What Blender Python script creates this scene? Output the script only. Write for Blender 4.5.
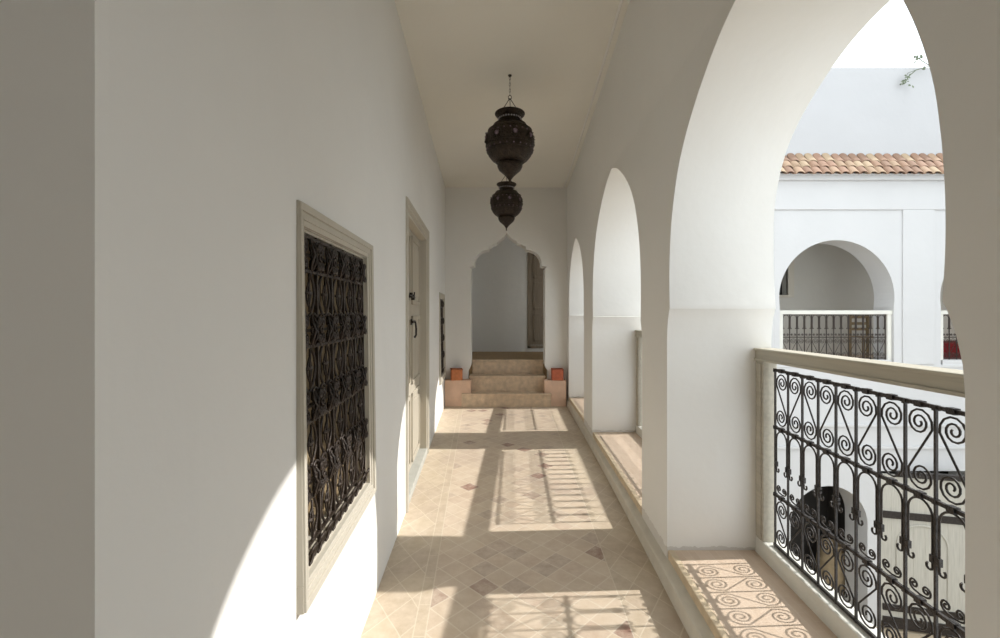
import bpy, bmesh, math, random
from mathutils import Vector, Matrix
from mathutils.geometry import tessellate_polygon
random.seed(7)
PI = math.pi
sc = bpy.context.scene
C = sc.collection
for o in list(bpy.data.objects): bpy.data.objects.remove(o)

# ------------------------------------------------------------ camera, light
CAMH = 1.30
cam_d = bpy.data.cameras.new('camera'); cam = bpy.data.objects.new('camera', cam_d); C.objects.link(cam)
cam.location = (0, 0, CAMH); cam.rotation_euler = (PI/2, 0, 0)
cam_d.sensor_width = 36; cam_d.lens = 16.2; cam_d.shift_y = -0.007; cam_d.clip_start = 0.02
sc.camera = cam

world = bpy.data.worlds.new('sky'); sc.world = world; world.use_nodes = True
wn = world.node_tree; bg = wn.nodes['Background']
bg.inputs['Color'].default_value = (0.90, 0.96, 1.0, 1); bg.inputs['Strength'].default_value = 1.70

sun_d = bpy.data.lights.new('sun', 'SUN'); sun = bpy.data.objects.new('sun', sun_d); C.objects.link(sun)
sun_d.energy = 3.6; sun_d.angle = math.radians(0.7); sun_d.color = (1.0, 0.97, 0.92)
sun.rotation_euler = Vector((-1.0, -0.05, -0.772)).to_track_quat('-Z', 'Y').to_euler()
sun.location = (8, 3, 8)

sc.view_settings.view_transform = 'Standard'; sc.view_settings.look = 'None'
sc.view_settings.exposure = 0.33; sc.view_settings.gamma = 1.0
sc.view_settings.use_curve_mapping = False

# ------------------------------------------------------------ helpers
class MB:
    def __init__(s): s.v = []; s.f = []; s.m = []
    def quad(s, a, b, c, d, mi=0):
        n = len(s.v); s.v += [tuple(a), tuple(b), tuple(c), tuple(d)]; s.f.append((n, n+1, n+2, n+3)); s.m.append(mi)
    def box(s, lo, hi, mi=0, fn=None):
        x0, y0, z0 = lo; x1, y1, z1 = hi
        p = [(x0,y0,z0),(x1,y0,z0),(x1,y1,z0),(x0,y1,z0),(x0,y0,z1),(x1,y0,z1),(x1,y1,z1),(x0,y1,z1)]
        if fn: p = [tuple(fn(*q)) for q in p]
        n = len(s.v); s.v += p
        for f in ((0,3,2,1),(4,5,6,7),(0,1,5,4),(1,2,6,5),(2,3,7,6),(3,0,4,7)):
            s.f.append(tuple(n+i for i in f)); s.m.append(mi)
    def tube(s, pts, r, n=6, mi=0, taper=None):
        pts = [Vector(p) for p in pts]; N = len(pts)
        up = None; base = len(s.v)
        for i, p in enumerate(pts):
            t = (pts[min(i+1, N-1)] - pts[max(i-1, 0)]).normalized()
            if up is None:
                ref = Vector((0, 1, 0)) if abs(t.y) < .9 else Vector((1, 0, 0))
                up = (ref - t*ref.dot(t)).normalized()
            else:
                up = (up - t*up.dot(t)).normalized()
            sd = t.cross(up)
            rr = r if taper is None else r*taper(i/(N-1))
            for k in range(n):
                a = 2*PI*(k+.5)/n
                s.v.append(tuple(p + up*math.cos(a)*rr + sd*math.sin(a)*rr))
        for i in range(N-1):
            for k in range(n):
                a = base+i*n+k; b = base+i*n+(k+1) % n
                s.f.append((a, b, b+n, a+n)); s.m.append(mi)
        s.f.append(tuple(base+k for k in range(n))[::-1]); s.m.append(mi)
        s.f.append(tuple(base+(N-1)*n+k for k in range(n))); s.m.append(mi)
    def lathe(s, prof, n=32, mi=0, c=(0, 0, 0)):
        base = len(s.v)
        for r, z in prof:
            for k in range(n):
                a = 2*PI*k/n; s.v.append((c[0]+r*math.cos(a), c[1]+r*math.sin(a), c[2]+z))
        for i in range(len(prof)-1):
            for k in range(n):
                a = base+i*n+k; b = base+i*n+(k+1) % n
                s.f.append((a, b, b+n, a+n)); s.m.append(mi)
    def ball(s, c, r, n=10, mi=0, sz=1.0):
        s.lathe([(max(1e-4, r*math.sin(PI*i/n)), -r*sz*math.cos(PI*i/n)) for i in range(n+1)], n*2, mi, c)
    def prism(s, poly, fn0, fn1, mi=0, side=None, poly1=None):
        """closed 2D polygon swept between two mappings"""
        n = len(poly); base = len(s.v)
        s.v += [tuple(fn0(*p)) for p in poly] + [tuple(fn1(*p)) for p in (poly1 or poly)]
        tri = tessellate_polygon([[Vector((p[0], p[1], 0)) for p in poly]])
        for t in tri:
            s.f.append((base+t[0], base+t[1], base+t[2])); s.m.append(mi)
            s.f.append((base+n+t[2], base+n+t[1], base+n+t[0])); s.m.append(mi)
        for i in range(n):
            j = (i+1) % n
            s.f.append((base+i, base+j, base+n+j, base+n+i)); s.m.append(mi if side is None else side)
    def mesh(s, name, mats, smooth=False, fix=True, merge=0.0):
        me = bpy.data.meshes.new(name); me.from_pydata(s.v, [], s.f)
        if not isinstance(mats, (list, tuple)): mats = [mats]
        for m in mats: me.materials.append(m)
        me.polygons.foreach_set('material_index', s.m)
        if fix:
            bm = bmesh.new(); bm.from_mesh(me)
            if merge: bmesh.ops.remove_doubles(bm, verts=bm.verts, dist=merge)
            bmesh.ops.recalc_face_normals(bm, faces=bm.faces); bm.to_mesh(me); bm.free()
        if smooth:
            me.polygons.foreach_set('use_smooth', [True]*len(me.polygons))
        me.update(); return me
    def build(s, name, mats, parent=None, smooth=False, loc=(0, 0, 0), bevel=0, **k):
        return put(name, s.mesh(name, mats, smooth, **k), parent, loc, bevel=bevel)

def put(name, me, parent=None, loc=(0, 0, 0), rot=(0, 0, 0), scale=(1, 1, 1), bevel=0):
    o = bpy.data.objects.new(name, me); C.objects.link(o); o.location = loc; o.rotation_euler = rot; o.scale = scale
    if parent: o.parent = parent
    if bevel:
        b = o.modifiers.new('bevel', 'BEVEL'); b.width = bevel; b.segments = 2; b.limit_method = 'ANGLE'
    return o
def struct(o): o['kind'] = 'structure'; return o
def thing(name, label, cat, loc=(0, 0, 0), rz=0, group=None):
    o = bpy.data.objects.new(name, None); C.objects.link(o); o.empty_display_size = .1
    o.location = loc; o.rotation_euler = (0, 0, rz)
    return tag(o, label, cat, group)
def tag(o, label, cat, group=None):
    o['label'] = label; o['category'] = cat
    if group: o['group'] = group
    return o
def kids(o): return [c for c in bpy.data.objects if c.parent == o]
def copy_tree(o, parent=None):
    ch = kids(o)
    c = o.copy(); C.objects.link(c); c.parent = parent
    for k in ch: copy_tree(k, c)
    return c

# ------------------------------------------------------------ materials
def mat(name, col, rough=.8, metal=0.0, var=0.06, vscale=4.0, bump=0.0, bscale=40.0, spec=.3):
    m = bpy.data.materials.new(name); m.use_nodes = True; nt = m.node_tree; N = nt.nodes; L = nt.links
    b = N['Principled BSDF']; b.inputs['Roughness'].default_value = rough; b.inputs['Metallic'].default_value = metal
    b.inputs['Specular IOR Level'].default_value = spec
    tc = N.new('ShaderNodeTexCoord')
    no = N.new('ShaderNodeTexNoise'); no.inputs['Scale'].default_value = vscale; no.inputs['Detail'].default_value = 5
    L.new(tc.outputs['Object'], no.inputs['Vector'])
    r = N.new('ShaderNodeValToRGB'); L.new(no.outputs['Fac'], r.inputs['Fac'])
    r.color_ramp.elements[0].position = .3; r.color_ramp.elements[1].position = .7
    r.color_ramp.elements[0].color = tuple(c*(1-var) for c in col)+(1,)
    r.color_ramp.elements[1].color = tuple(min(1, c*(1+var)) for c in col)+(1,)
    L.new(r.outputs['Color'], b.inputs['Base Color'])
    if bump:
        n2 = N.new('ShaderNodeTexNoise'); n2.inputs['Scale'].default_value = bscale; n2.inputs['Detail'].default_value = 4
        L.new(tc.outputs['Object'], n2.inputs['Vector'])
        bp = N.new('ShaderNodeBump'); bp.inputs['Strength'].default_value = bump; bp.inputs['Distance'].default_value = .02
        L.new(n2.outputs['Fac'], bp.inputs['Height']); L.new(bp.outputs['Normal'], b.inputs['Normal'])
    return m

def plaster(name, col, foot=False):
    m = bpy.data.materials.new(name); m.use_nodes = True; nt = m.node_tree; N = nt.nodes; L = nt.links
    b = N['Principled BSDF']; b.inputs['Roughness'].default_value = .85; b.inputs['Specular IOR Level'].default_value = .15
    tc = N.new('ShaderNodeTexCoord')
    a = N.new('ShaderNodeTexNoise'); a.inputs['Scale'].default_value = 1.3; a.inputs['Detail'].default_value = 6
    L.new(tc.outputs['Object'], a.inputs['Vector'])
    r = N.new('ShaderNodeValToRGB'); r.color_ramp.elements[0].position = .3; r.color_ramp.elements[1].position = .7
    r.color_ramp.elements[0].color = tuple(c*.965 for c in col)+(1,); r.color_ramp.elements[1].color = col+(1,)
    L.new(a.outputs['Fac'], r.inputs['Fac']); L.new(r.outputs['Color'], b.inputs['Base Color'])
    n1 = N.new('ShaderNodeTexNoise'); n1.inputs['Scale'].default_value = 3.0; n1.inputs['Detail'].default_value = 3
    n2 = N.new('ShaderNodeTexNoise'); n2.inputs['Scale'].default_value = 35; n2.inputs['Detail'].default_value = 3
    L.new(tc.outputs['Object'], n1.inputs['Vector']); L.new(tc.outputs['Object'], n2.inputs['Vector'])
    b1 = N.new('ShaderNodeBump'); b1.inputs['Strength'].default_value = .22; b1.inputs['Distance'].default_value = .05
    b2 = N.new('ShaderNodeBump'); b2.inputs['Strength'].default_value = .12; b2.inputs['Distance'].default_value = .006
    L.new(n1.outputs['Fac'], b1.inputs['Height']); L.new(n2.outputs['Fac'], b2.inputs['Height'])
    L.new(b1.outputs['Normal'], b2.inputs['Normal']); L.new(b2.outputs['Normal'], b.inputs['Normal'])
    if foot:      # flaking lime crust along the foot of the piers
        g = NG(m); sp = g.n('ShaderNodeSeparateXYZ'); L.new(tc.outputs['Object'], sp.inputs[0])
        fn = g.n('ShaderNodeTexNoise'); fn.inputs['Scale'].default_value = 22; fn.inputs['Detail'].default_value = 6; L.new(tc.outputs['Object'], fn.inputs['Vector'])
        lim = g.math('ADD', .118, g.math('MULTIPLY', fn.outputs['Fac'], .055))
        k = g.math('MULTIPLY', g.math('LESS_THAN', sp.outputs[2], lim), g.math('GREATER_THAN', sp.outputs[0], .3))
        L.new(g.mix(g.math('MULTIPLY', k, .35), r.outputs['Color'], (.42, .38, .33, 1)), b.inputs['Base Color'])
    return m

class NG:
    """tiny node-math helper"""
    def __init__(s, m): s.N = m.node_tree.nodes; s.L = m.node_tree.links
    def n(s, t, **k):
        x = s.N.new(t)
        for a, b in k.items(): setattr(x, a, b)
        return x
    def math(s, op, a, b=None, c=None):
        x = s.N.new('ShaderNodeMath'); x.operation = op
        for i, v in enumerate((a, b, c)):
            if v is None: continue
            if isinstance(v, (int, float)): x.inputs[i].default_value = v
            else: s.L.new(v, x.inputs[i])
        return x.outputs[0]
    def mix(s, f, a, b):
        x = s.N.new('ShaderNodeMix'); x.data_type = 'RGBA'
        if isinstance(f, (int, float)): x.inputs[0].default_value = f
        else: s.L.new(f, x.inputs[0])
        for i, v in ((6, a), (7, b)):
            if isinstance(v, tuple): x.inputs[i].default_value = v
            else: s.L.new(v, x.inputs[i])
        return x.outputs[2]

def tile_floor(name, diag=.152, left=True):
    """bejmat floor: diamond field between two straight border courses"""
    m = bpy.data.materials.new(name); m.use_nodes = True; g = NG(m); N, L = g.N, g.L
    b = N['Principled BSDF']; b.inputs['Roughness'].default_value = .62; b.inputs['Specular IOR Level'].default_value = .25
    tc = g.n('ShaderNodeTexCoord'); sp = g.n('ShaderNodeSeparateXYZ')
    wob = g.n('ShaderNodeTexNoise'); wob.inputs['Scale'].default_value = 5
    L.new(tc.outputs['Object'], wob.inputs['Vector'])
    L.new(tc.outputs['Object'], sp.inputs[0])
    w = g.math('MULTIPLY', g.math('SUBTRACT', wob.outputs['Fac'], .5), .012)
    X = g.math('ADD', sp.outputs[0], w); Y = g.math('ADD', sp.outputs[1], w)
    # diamond field
    u = g.math('DIVIDE', g.math('ADD', X, Y), diag); v = g.math('DIVIDE', g.math('SUBTRACT', X, Y), diag)
    def cell(u, v, gw):
        fu = g.math('FRACT', u); fv = g.math('FRACT', v)
        du = g.math('MINIMUM', fu, g.math('SUBTRACT', 1.0, fu)); dv = g.math('MINIMUM', fv, g.math('SUBTRACT', 1.0, fv))
        d = g.math('MINIMUM', du, dv)
        gr = g.math('LESS_THAN', d, gw)
        cm = g.n('ShaderNodeCombineXYZ'); L.new(g.math('FLOOR', u), cm.inputs[0]); L.new(g.math('FLOOR', v), cm.inputs[1])
        wnz = g.n('ShaderNodeTexWhiteNoise', noise_dimensions='2D'); L.new(cm.outputs[0], wnz.inputs['Vector'])
        return gr, wnz.outputs['Value'], d
    g1, r1, d1 = cell(u, v, .03)
    # border: long tiles laid along the corridor
    g2, r2, d2 = cell(g.math('DIVIDE', X, .105), g.math('DIVIDE', Y, .21), .025)
    g3, r3, d3 = cell(g.math('DIVIDE', g.math('ADD', g.math('MULTIPLY', X, 1.5), Y), .24), g.math('DIVIDE', g.math('SUBTRACT', g.math('MULTIPLY', X, 1.5), Y), .24), .02)
    XL = g.math('ADD', sp.outputs[0], g.math('MULTIPLY', sp.outputs[1], .047))
    XR = g.math('SUBTRACT', sp.outputs[0], g.math('MULTIPLY', sp.outputs[1], .03))
    inL = g.math('LESS_THAN', XL, -.215); inL2 = g.math('LESS_THAN', XL, -.265)
    inR = g.math('GREATER_THAN', XR, .482)
    def near(x, c, wd): return g.math('LESS_THAN', g.math('ABSOLUTE', g.math('SUBTRACT', x, c)), wd)
    lineY = g.math('LESS_THAN', g.math('FRACT', g.math('DIVIDE', Y, .2)), .02)
    grout = g.math('MULTIPLY', g1, g.math('SUBTRACT', 1.0, g.math('MAXIMUM', inL, inR)))
    grout = g.math('MAXIMUM', grout, g.math('MULTIPLY', g3, g.math('MAXIMUM', inL2, inR)))
    strip = g.math('SUBTRACT', inL, inL2)
    grout = g.math('MAXIMUM', grout, g.math('MULTIPLY', strip, lineY))
    for x, c in ((XL, -.215), (XL, -.265), (XR, .482)): grout = g.math('MAXIMUM', grout, near(x, c, .0028))
    rnd = r1
    ramp = g.n('ShaderNodeValToRGB'); L.new(rnd, ramp.inputs['Fac'])
    E = ramp.color_ramp.elements
    cols = [(0, (.57,.455,.34)), (.3, (.63,.515,.39)), (.6, (.60,.48,.36)), (.85, (.56,.435,.33)), (.955, (.47,.37,.29)), (.985, (.30,.17,.13)), (1, (.27,.14,.11))]
    E[0].position = 0; E[0].color = cols[0][1]+(1,); E[1].position = 1; E[1].color = cols[-1][1]+(1,)
    for p, c in cols[1:-1]:
        e = E.new(p); e.color = c+(1,)
    ramp2 = g.n('ShaderNodeValToRGB'); L.new(r3, ramp2.inputs['Fac'])
    ramp2.color_ramp.elements[0].color = (.52,.42,.31,1); ramp2.color_ramp.elements[1].color = (.58,.48,.35,1)
    col = g.mix(g.math('MAXIMUM', inL, inR), ramp.outputs['Color'], ramp2.outputs['Color'])
    # wear: mottling
    n1 = g.n('ShaderNodeTexNoise'); n1.inputs['Scale'].default_value = 14; n1.inputs['Detail'].default_value = 7; n1.inputs['Roughness'].default_value = .7
    L.new(tc.outputs['Object'], n1.inputs['Vector'])
    n2 = g.n('ShaderNodeTexNoise'); n2.inputs['Scale'].default_value = 1.7; n2.inputs['Detail'].default_value = 4
    L.new(tc.outputs['Object'], n2.inputs['Vector'])
    f1 = g.math('MULTIPLY', g.math('SUBTRACT', n1.outputs['Fac'], .38), 2.2)
    f1 = g.math('MINIMUM', g.math('MAXIMUM', f1, 0.0), .6)
    col = g.mix(f1, col, (.71, .605, .485, 1))
    n3 = g.math('MINIMUM', g.math('MAXIMUM', g.math('MULTIPLY', g.math('SUBTRACT', n2.outputs['Fac'], .5), 2.5), 0.0), .4)
    col = g.mix(n3, col, (.47, .37, .30, 1))
    col = g.mix(g.math('MULTIPLY', grout, .55), col, (.74, .66, .54, 1))
    L.new(col, b.inputs['Base Color'])
    h = g.math('ADD', g.math('MULTIPLY', grout, -.5), g.math('MULTIPLY', n1.outputs['Fac'], .6))
    bp = g.n('ShaderNodeBump'); bp.inputs['Strength'].default_value = .5; bp.inputs['Distance'].default_value = .006
    L.new(h, bp.inputs['Height']); L.new(bp.outputs['Normal'], b.inputs['Normal'])
    return m

def brick_mat(name, c1, c2, mortar, w, h, scale=1.0, rot=0.0, ms=.01, bump=.3):
    m = bpy.data.materials.new(name); m.use_nodes = True; g = NG(m); N, L = g.N, g.L
    b = N['Principled BSDF']; b.inputs['Roughness'].default_value = .75; b.inputs['Specular IOR Level'].default_value = .2
    tc = g.n('ShaderNodeTexCoord'); mp = g.n('ShaderNodeMapping'); mp.inputs['Rotation'].default_value = (0, 0, rot)
    L.new(tc.outputs['Object'], mp.inputs[0])
    br = g.n('ShaderNodeTexBrick'); L.new(mp.outputs[0], br.inputs['Vector'])
    br.inputs['Color1'].default_value = c1+(1,); br.inputs['Color2'].default_value = c2+(1,); br.inputs['Mortar'].default_value = mortar+(1,)
    br.inputs['Scale'].default_value = 1; br.inputs['Brick Width'].default_value = w; br.inputs['Row Height'].default_value = h
    br.inputs['Mortar Size'].default_value = ms*h*2; br.inputs['Mortar Smooth'].default_value = .1
    no = g.n('ShaderNodeTexNoise'); no.inputs['Scale'].default_value = 25; no.inputs['Detail'].default_value = 6
    L.new(tc.outputs['Object'], no.inputs['Vector'])
    col = g.mix(g.math('MULTIPLY', no.outputs['Fac'], .35), br.outputs['Color'], (c1[0]*1.25, c1[1]*1.25, c1[2]*1.2, 1))
    L.new(col, b.inputs['Base Color'])
    bp = g.n('ShaderNodeBump'); bp.inputs['Strength'].default_value = bump; bp.inputs['Distance'].default_value = .005
    L.new(g.math('SUBTRACT', g.math('MULTIPLY', no.outputs['Fac'], .5), br.outputs['Fac']), bp.inputs['Height'])
    L.new(bp.outputs['Normal'], b.inputs['Normal'])
    return m

def wood(name, col, dark, rough=.65, axis=2):
    m = bpy.data.materials.new(name); m.use_nodes = True; g = NG(m); N, L = g.N, g.L
    b = N['Principled BSDF']; b.inputs['Roughness'].default_value = rough; b.inputs['Specular IOR Level'].default_value = .25
    tc = g.n('ShaderNodeTexCoord'); mp = g.n('ShaderNodeMapping')
    s = [60, 60, 60]; s[axis] = 3; mp.inputs['Scale'].default_value = s
    L.new(tc.outputs['Object'], mp.inputs[0])
    no = g.n('ShaderNodeTexNoise'); no.inputs['Scale'].default_value = 1; no.inputs['Detail'].default_value = 6
    L.new(mp.outputs[0], no.inputs['Vector'])
    r = g.n('ShaderNodeValToRGB'); L.new(no.outputs['Fac'], r.inputs['Fac'])
    r.color_ramp.elements[0].position = .3; r.color_ramp.elements[1].position = .62
    r.color_ramp.elements[0].color = dark+(1,); r.color_ramp.elements[1].color = col+(1,)
    L.new(r.outputs['Color'], b.inputs['Base Color'])
    bp = g.n('ShaderNodeBump'); bp.inputs['Strength'].default_value = .25; bp.inputs['Distance'].default_value = .003
    L.new(no.outputs['Fac'], bp.inputs['Height']); L.new(bp.outputs['Normal'], b.inputs['Normal'])
    return m

M = {}
M['plaster'] = plaster('warm_white_plaster', (.87, .862, .83), foot=True)
M['ceiling'] = plaster('ceiling_plaster', (.86, .84, .77))
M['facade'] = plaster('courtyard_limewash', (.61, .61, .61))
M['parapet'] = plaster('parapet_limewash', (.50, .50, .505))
M['floor'] = tile_floor('beige_diamond_tiles')
M['niche'] = brick_mat('terracotta_small_tiles', (.60,.47,.36), (.65,.52,.41), (.70,.60,.50), .10, .034, rot=PI/2)
M['nicheedge'] = mat('glazed_yellow_edge', (.60,.49,.345), .5, var=.15, vscale=20)
M['kerb'] = mat('worn_plaster_kerb', (.64,.60,.52), .8, var=.07, vscale=9, bump=.3, bscale=30)
M['curb'] = mat('cream_painted_curb', (.70,.69,.63), .6, var=.05, vscale=8, bump=.2, bscale=25)
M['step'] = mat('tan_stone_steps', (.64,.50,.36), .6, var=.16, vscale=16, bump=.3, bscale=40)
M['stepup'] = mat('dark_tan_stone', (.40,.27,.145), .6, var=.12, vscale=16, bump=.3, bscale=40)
M['salmon'] = mat('salmon_tadelakt', (.72,.50,.37), .55, var=.08, vscale=9, bump=.15, bscale=20)
M['terra'] = mat('orange_terracotta', (.55,.20,.085), .7, var=.12, vscale=25, bump=.2, bscale=60)
M['terra2'] = mat('red_terracotta', (.50,.14,.075), .7, var=.12, vscale=25, bump=.2, bscale=60)
M['iron'] = mat('black_wrought_iron', (.030,.024,.021), .42, .35, var=.4, vscale=30, bump=.3, bscale=120, spec=.5)
M['rust'] = mat('brown_wrought_iron', (.045,.033,.026), .42, .35, var=.45, vscale=35, bump=.3, bscale=120, spec=.5)
M['greige'] = wood('greige_painted_wood', (.56,.52,.44), (.53,.49,.415))
M['rail'] = wood('handrail_painted_wood', (.52,.485,.40), (.44,.41,.34), axis=0)
M['door'] = wood('pale_grey_door_wood', (.54,.49,.40), (.42,.38,.31))
M['shutter'] = wood('brown_shutter_wood', (.30,.225,.13), (.21,.15,.085))
M['olddoor'] = wood('brown_old_door_wood', (.33,.27,.20), (.25,.20,.15))
M['sill'] = mat('grey_stone_sill', (.46,.46,.42), .7, var=.08, vscale=12, bump=.2)
M['dark'] = mat('dark_window_interior', (.035,.032,.03), .9, var=.2)
M['lantern'] = mat('aged_copper', (.038,.026,.018), .45, .5, var=.5, vscale=40, bump=.6, bscale=90, spec=.5)
M['jewel'] = mat('lantern_coloured_glass', (.22,.16,.20), .12, 0, var=.6, vscale=60, spec=.6)  # coloured glass, lightened to paint glints on the jewels
M['jewelpale'] = mat('lantern_pale_glass', (.45,.42,.45), .15, 0, var=.4, vscale=60, spec=.6)  # brighter glass, glints painted into its colour
M['rooftile'] = None
M['ground'] = brick_mat('courtyard_paving', (.50,.40,.28), (.55,.45,.32), (.42,.35,.26), .3, .3, ms=.02)
M['gatewood'] = wood('grey_gate_wood', (.50,.48,.42), (.42,.40,.35))
M['red'] = mat('red_cloth', (.17,.012,.012), .9, var=.2, vscale=20)
M['leaf'] = mat('grey_green_leaf', (.14,.17,.11), .7, var=.2)
M['stainbase'] = mat('lime_crust', (.50,.46,.41), .9, var=.2, vscale=30)

# ------------------------------------------------------------ plan of the corridor
CEIL = 3.05; NICHE = .13; K = .703; F = 450.0; YEND = 9.0*K
def XL(y): return -(.4738+.047*y)
def XP(y): return .711+.0565*y-.0031*y*y            # corridor face of the arcade
def XR(y): return 1.16+.0600*min(y, 2.45)+.028*max(0, y-2.45)          # railing line
def XO(y): return 1.20+.0600*min(y, 2.45)+.03*max(0, y-2.45)          # courtyard face of the arcade
YB = -2.2

def grid_wall(name, ys, hs, holes, fn0, fn1, m, rows=None):
    """wall of cells (y,h) with rectangular holes, fn0/fn1 map (y,h) to the two faces"""
    mb = MB(); ny, nh = len(ys)-1, len(hs)-1
    solid = lambda i, j: 0 <= i < ny and 0 <= j < nh and (i, j) not in holes
    for i in range(ny):
        for j in range(nh):
            if not solid(i, j): continue
            q = [(ys[i], hs[j]), (ys[i+1], hs[j]), (ys[i+1], hs[j+1]), (ys[i], hs[j+1])]
            mb.quad(*[fn0(*p) for p in q]); mb.quad(*[fn1(*p) for p in q[::-1]])
            for (di, dj, a, b) in ((0,-1,0,1),(1,0,1,2),(0,1,2,3),(-1,0,3,0)):
                if not solid(i+di, j+dj):
                    mb.quad(fn0(*q[a]), fn0(*q[b]), fn1(*q[b]), fn1(*q[a]))
    return mb.build(name, m, merge=1e-5)

# ---- floor
def floor_obj():
    mb = MB()
    mb.box((-1.9, YB, -.25), (1.05, YEND, 0.0))
    return struct(mb.build('floor', M['floor']))
floor_obj()

# ---- ceiling
mb = MB(); mb.box((-2.2, YB-.3, CEIL), (1.75, 8.3, CEIL+.3)); struct(mb.build('ceiling', M['ceiling']))

# ---- left wall, with one window, one doorway, one far window
W1 = (1.202, 1.884, .585, 1.530)     # y0,y1,h0,h1 clear openings
D1 = (2.98, 4.12, 0.0, 1.98)
W2 = (5.40, 6.03, .50, 1.475)
ys = [.555, W1[0], W1[1], D1[0], D1[1], W2[0], W2[1], YEND+.3]
hs = [-.2, 0.0, W2[2], W1[2], W2[3], W1[3], D1[3], CEIL+.05]
hl = set()
for k, (a, b) in ((1, (3, 5)), ):   # window 1 : h cells between .555 and 1.545
    for j in range(len(hs)-1):
        if hs[j] >= W1[2]-1e-6 and hs[j+1] <= W1[3]+1e-6: hl.add((1, j))
        if hs[j] >= D1[2]-1e-6 and hs[j+1] <= D1[3]+1e-6: hl.add((3, j))
        if hs[j] >= W2[2]-1e-6 and hs[j+1] <= W2[3]+1e-6: hl.add((5, j))
struct(grid_wall('wall_left', ys, hs, hl, lambda y, h: (XL(y), y, h), lambda y, h: (XL(y)-.30, y, h), M['plaster']))

# wall return beside the camera: the corridor opens off a wider landing
mb = MB()
mb.box((-2.0, .36, -.2), (XL(.555)-.001, .75, CEIL+.05), fn=lambda x, y, z: (x, .555 if y < .4 and x > -1 else y, z))
struct(mb.build('wall_entry', M['plaster']))
mb = MB(); mb.box((-2.1, YB, -.2), (-1.9, .5, CEIL+.05)); struct(mb.build('wall_landing', M['plaster']))
mb = MB(); mb.box((-2.1, YB-.2, -.2), (1.4, YB, CEIL+.05)); struct(mb.build('wall_back', M['plaster']))

# ---- right arcade
PROF = [(.985,.0),(.992,.1),(.990,.2),(.978,.3),(.955,.40),(.9,.525),(.82,.645),(.7,.755),(.55,.85),(.4,.925),(.25,.985),(.12,1.022),(0,1.045)]
PROF_OUT = [(.985,.0),(1.0,.1),(1.01,.22),(1.01,.35),(1.0,.48),(.945,.62),(.85,.74),(.72,.83),(.57,.90),(.43,.95),(.28,.99),(.13,1.012),(0,1.02)]
def arch_pts(yc, hw, R, apex, bottom, n=28, nub=.045, spr=None, prof=PROF):
    """outline from far jamb foot, over the arch, to near jamb foot (horseshoe)"""
    if R >= 0:      # round arch
        hc = apex-R; spr = hc-.06 if spr is None else spr
        half = [(hw, bottom), (hw, spr-.3), (hw-nub*.5, spr-.12), (R*math.cos(math.asin((spr-hc)/R)), spr)]
        a0 = math.asin(max(-1, min(1, (spr-hc)/R)))
        half += [(R*math.cos(a0+(PI/2-a0)*i/n), hc+R*math.sin(a0+(PI/2-a0)*i/n)) for i in range(1, n)]
    else:           # slightly pointed horseshoe springing from a small corbel
        R = -R; spr = 1.315 if yc < 2 else 1.26; pr = [Vector((a/.992, h)) for a, h in prof]; cr = []
        for i in range(len(pr)-1):
            p0, p1, p2, p3 = pr[max(0, i-1)], pr[i], pr[i+1], pr[min(len(pr)-1, i+2)]
            for j in range(4):
                t = j/4; cr.append(.5*((2*p1)+(p2-p0)*t+(2*p0-5*p1+4*p2-p3)*t*t+(3*p1-p0-3*p2+p3)*t**3))
        half = [(hw, bottom), (hw, spr-.15), (hw-.004, spr-.10), (hw-nub*.35, spr-.05), (hw-nub*.75, spr-.005), (R-.004, spr)]
        half += [(v.x*R, spr+.005+v.y/1.045*(apex-spr-.005)) for v in cr]
    return [(yc-d, h) for d, h in half] + [(yc, half[-1][1]+.002 if prof is not PROF else apex)] + [(yc+d, h) for d, h in half[::-1]]
ARCHES = [(-.60, .42, -.39, 2.36), (1.468, .742, -.708, 2.355), (3.52, .86, -.835, 2.42), (5.52, .63, -.612, 2.21)]  # first arch, unseen behind the camera, added and sized to bring in light
FOOT = .07; poly = [(YB, FOOT)]; pol2 = [(YB, FOOT)]
for (yc, hw, R, ap) in ARCHES:
    poly += arch_pts(yc, hw, R, ap, FOOT, prof=PROF); pol2 += arch_pts(yc, hw, R, ap, FOOT, prof=PROF_OUT)
# wall outline: bottom follows NICHE level between jambs, so start and finish at that level
end_ = [(YEND+.3, FOOT), (YEND+.3, CEIL+.05), (YB, CEIL+.05)]; poly += end_; pol2 += end_
mb = MB(); mb.prism(poly, lambda y, h: (0, y, h), lambda y, h: (1, y, h), poly1=pol2)
me = mb.mesh('wall_right', M['plaster'])
bm = bmesh.new(); bm.from_mesh(me)
for hcut in (2.45, 2.6, 2.75, 2.9, 3.0):
    bmesh.ops.bisect_plane(bm, geom=bm.verts[:]+bm.edges[:]+bm.faces[:], plane_co=(0, 0, hcut), plane_no=(0, 0, 1))
for ycut in [-2, -1.5, -1, -.5]+[.25*i for i in range(26)]:
    bmesh.ops.bisect_plane(bm, geom=bm.verts[:]+bm.edges[:]+bm.faces[:], plane_co=(0, ycut, 0), plane_no=(0, 1, 0))
for v in bm.verts:
    y, h = v.co.y, v.co.z
    if v.co.x < .5:
        lean = max(0, (h-2.42)/.63)**1.0*max(0, min(.135, .105*(1-(y-2.53)/3.66)))
        pass
    f_ = v.co.x; v.co.x = (1-f_)*(XP(y)-(lean if f_ < .5 else 0))+f_*XO(y)
bm.to_mesh(me); bm.free()
me.polygons.foreach_set('use_smooth', [True]*len(me.polygons)); me.set_sharp_from_angle(angle=.45)
struct(put('wall_right', me))
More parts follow.
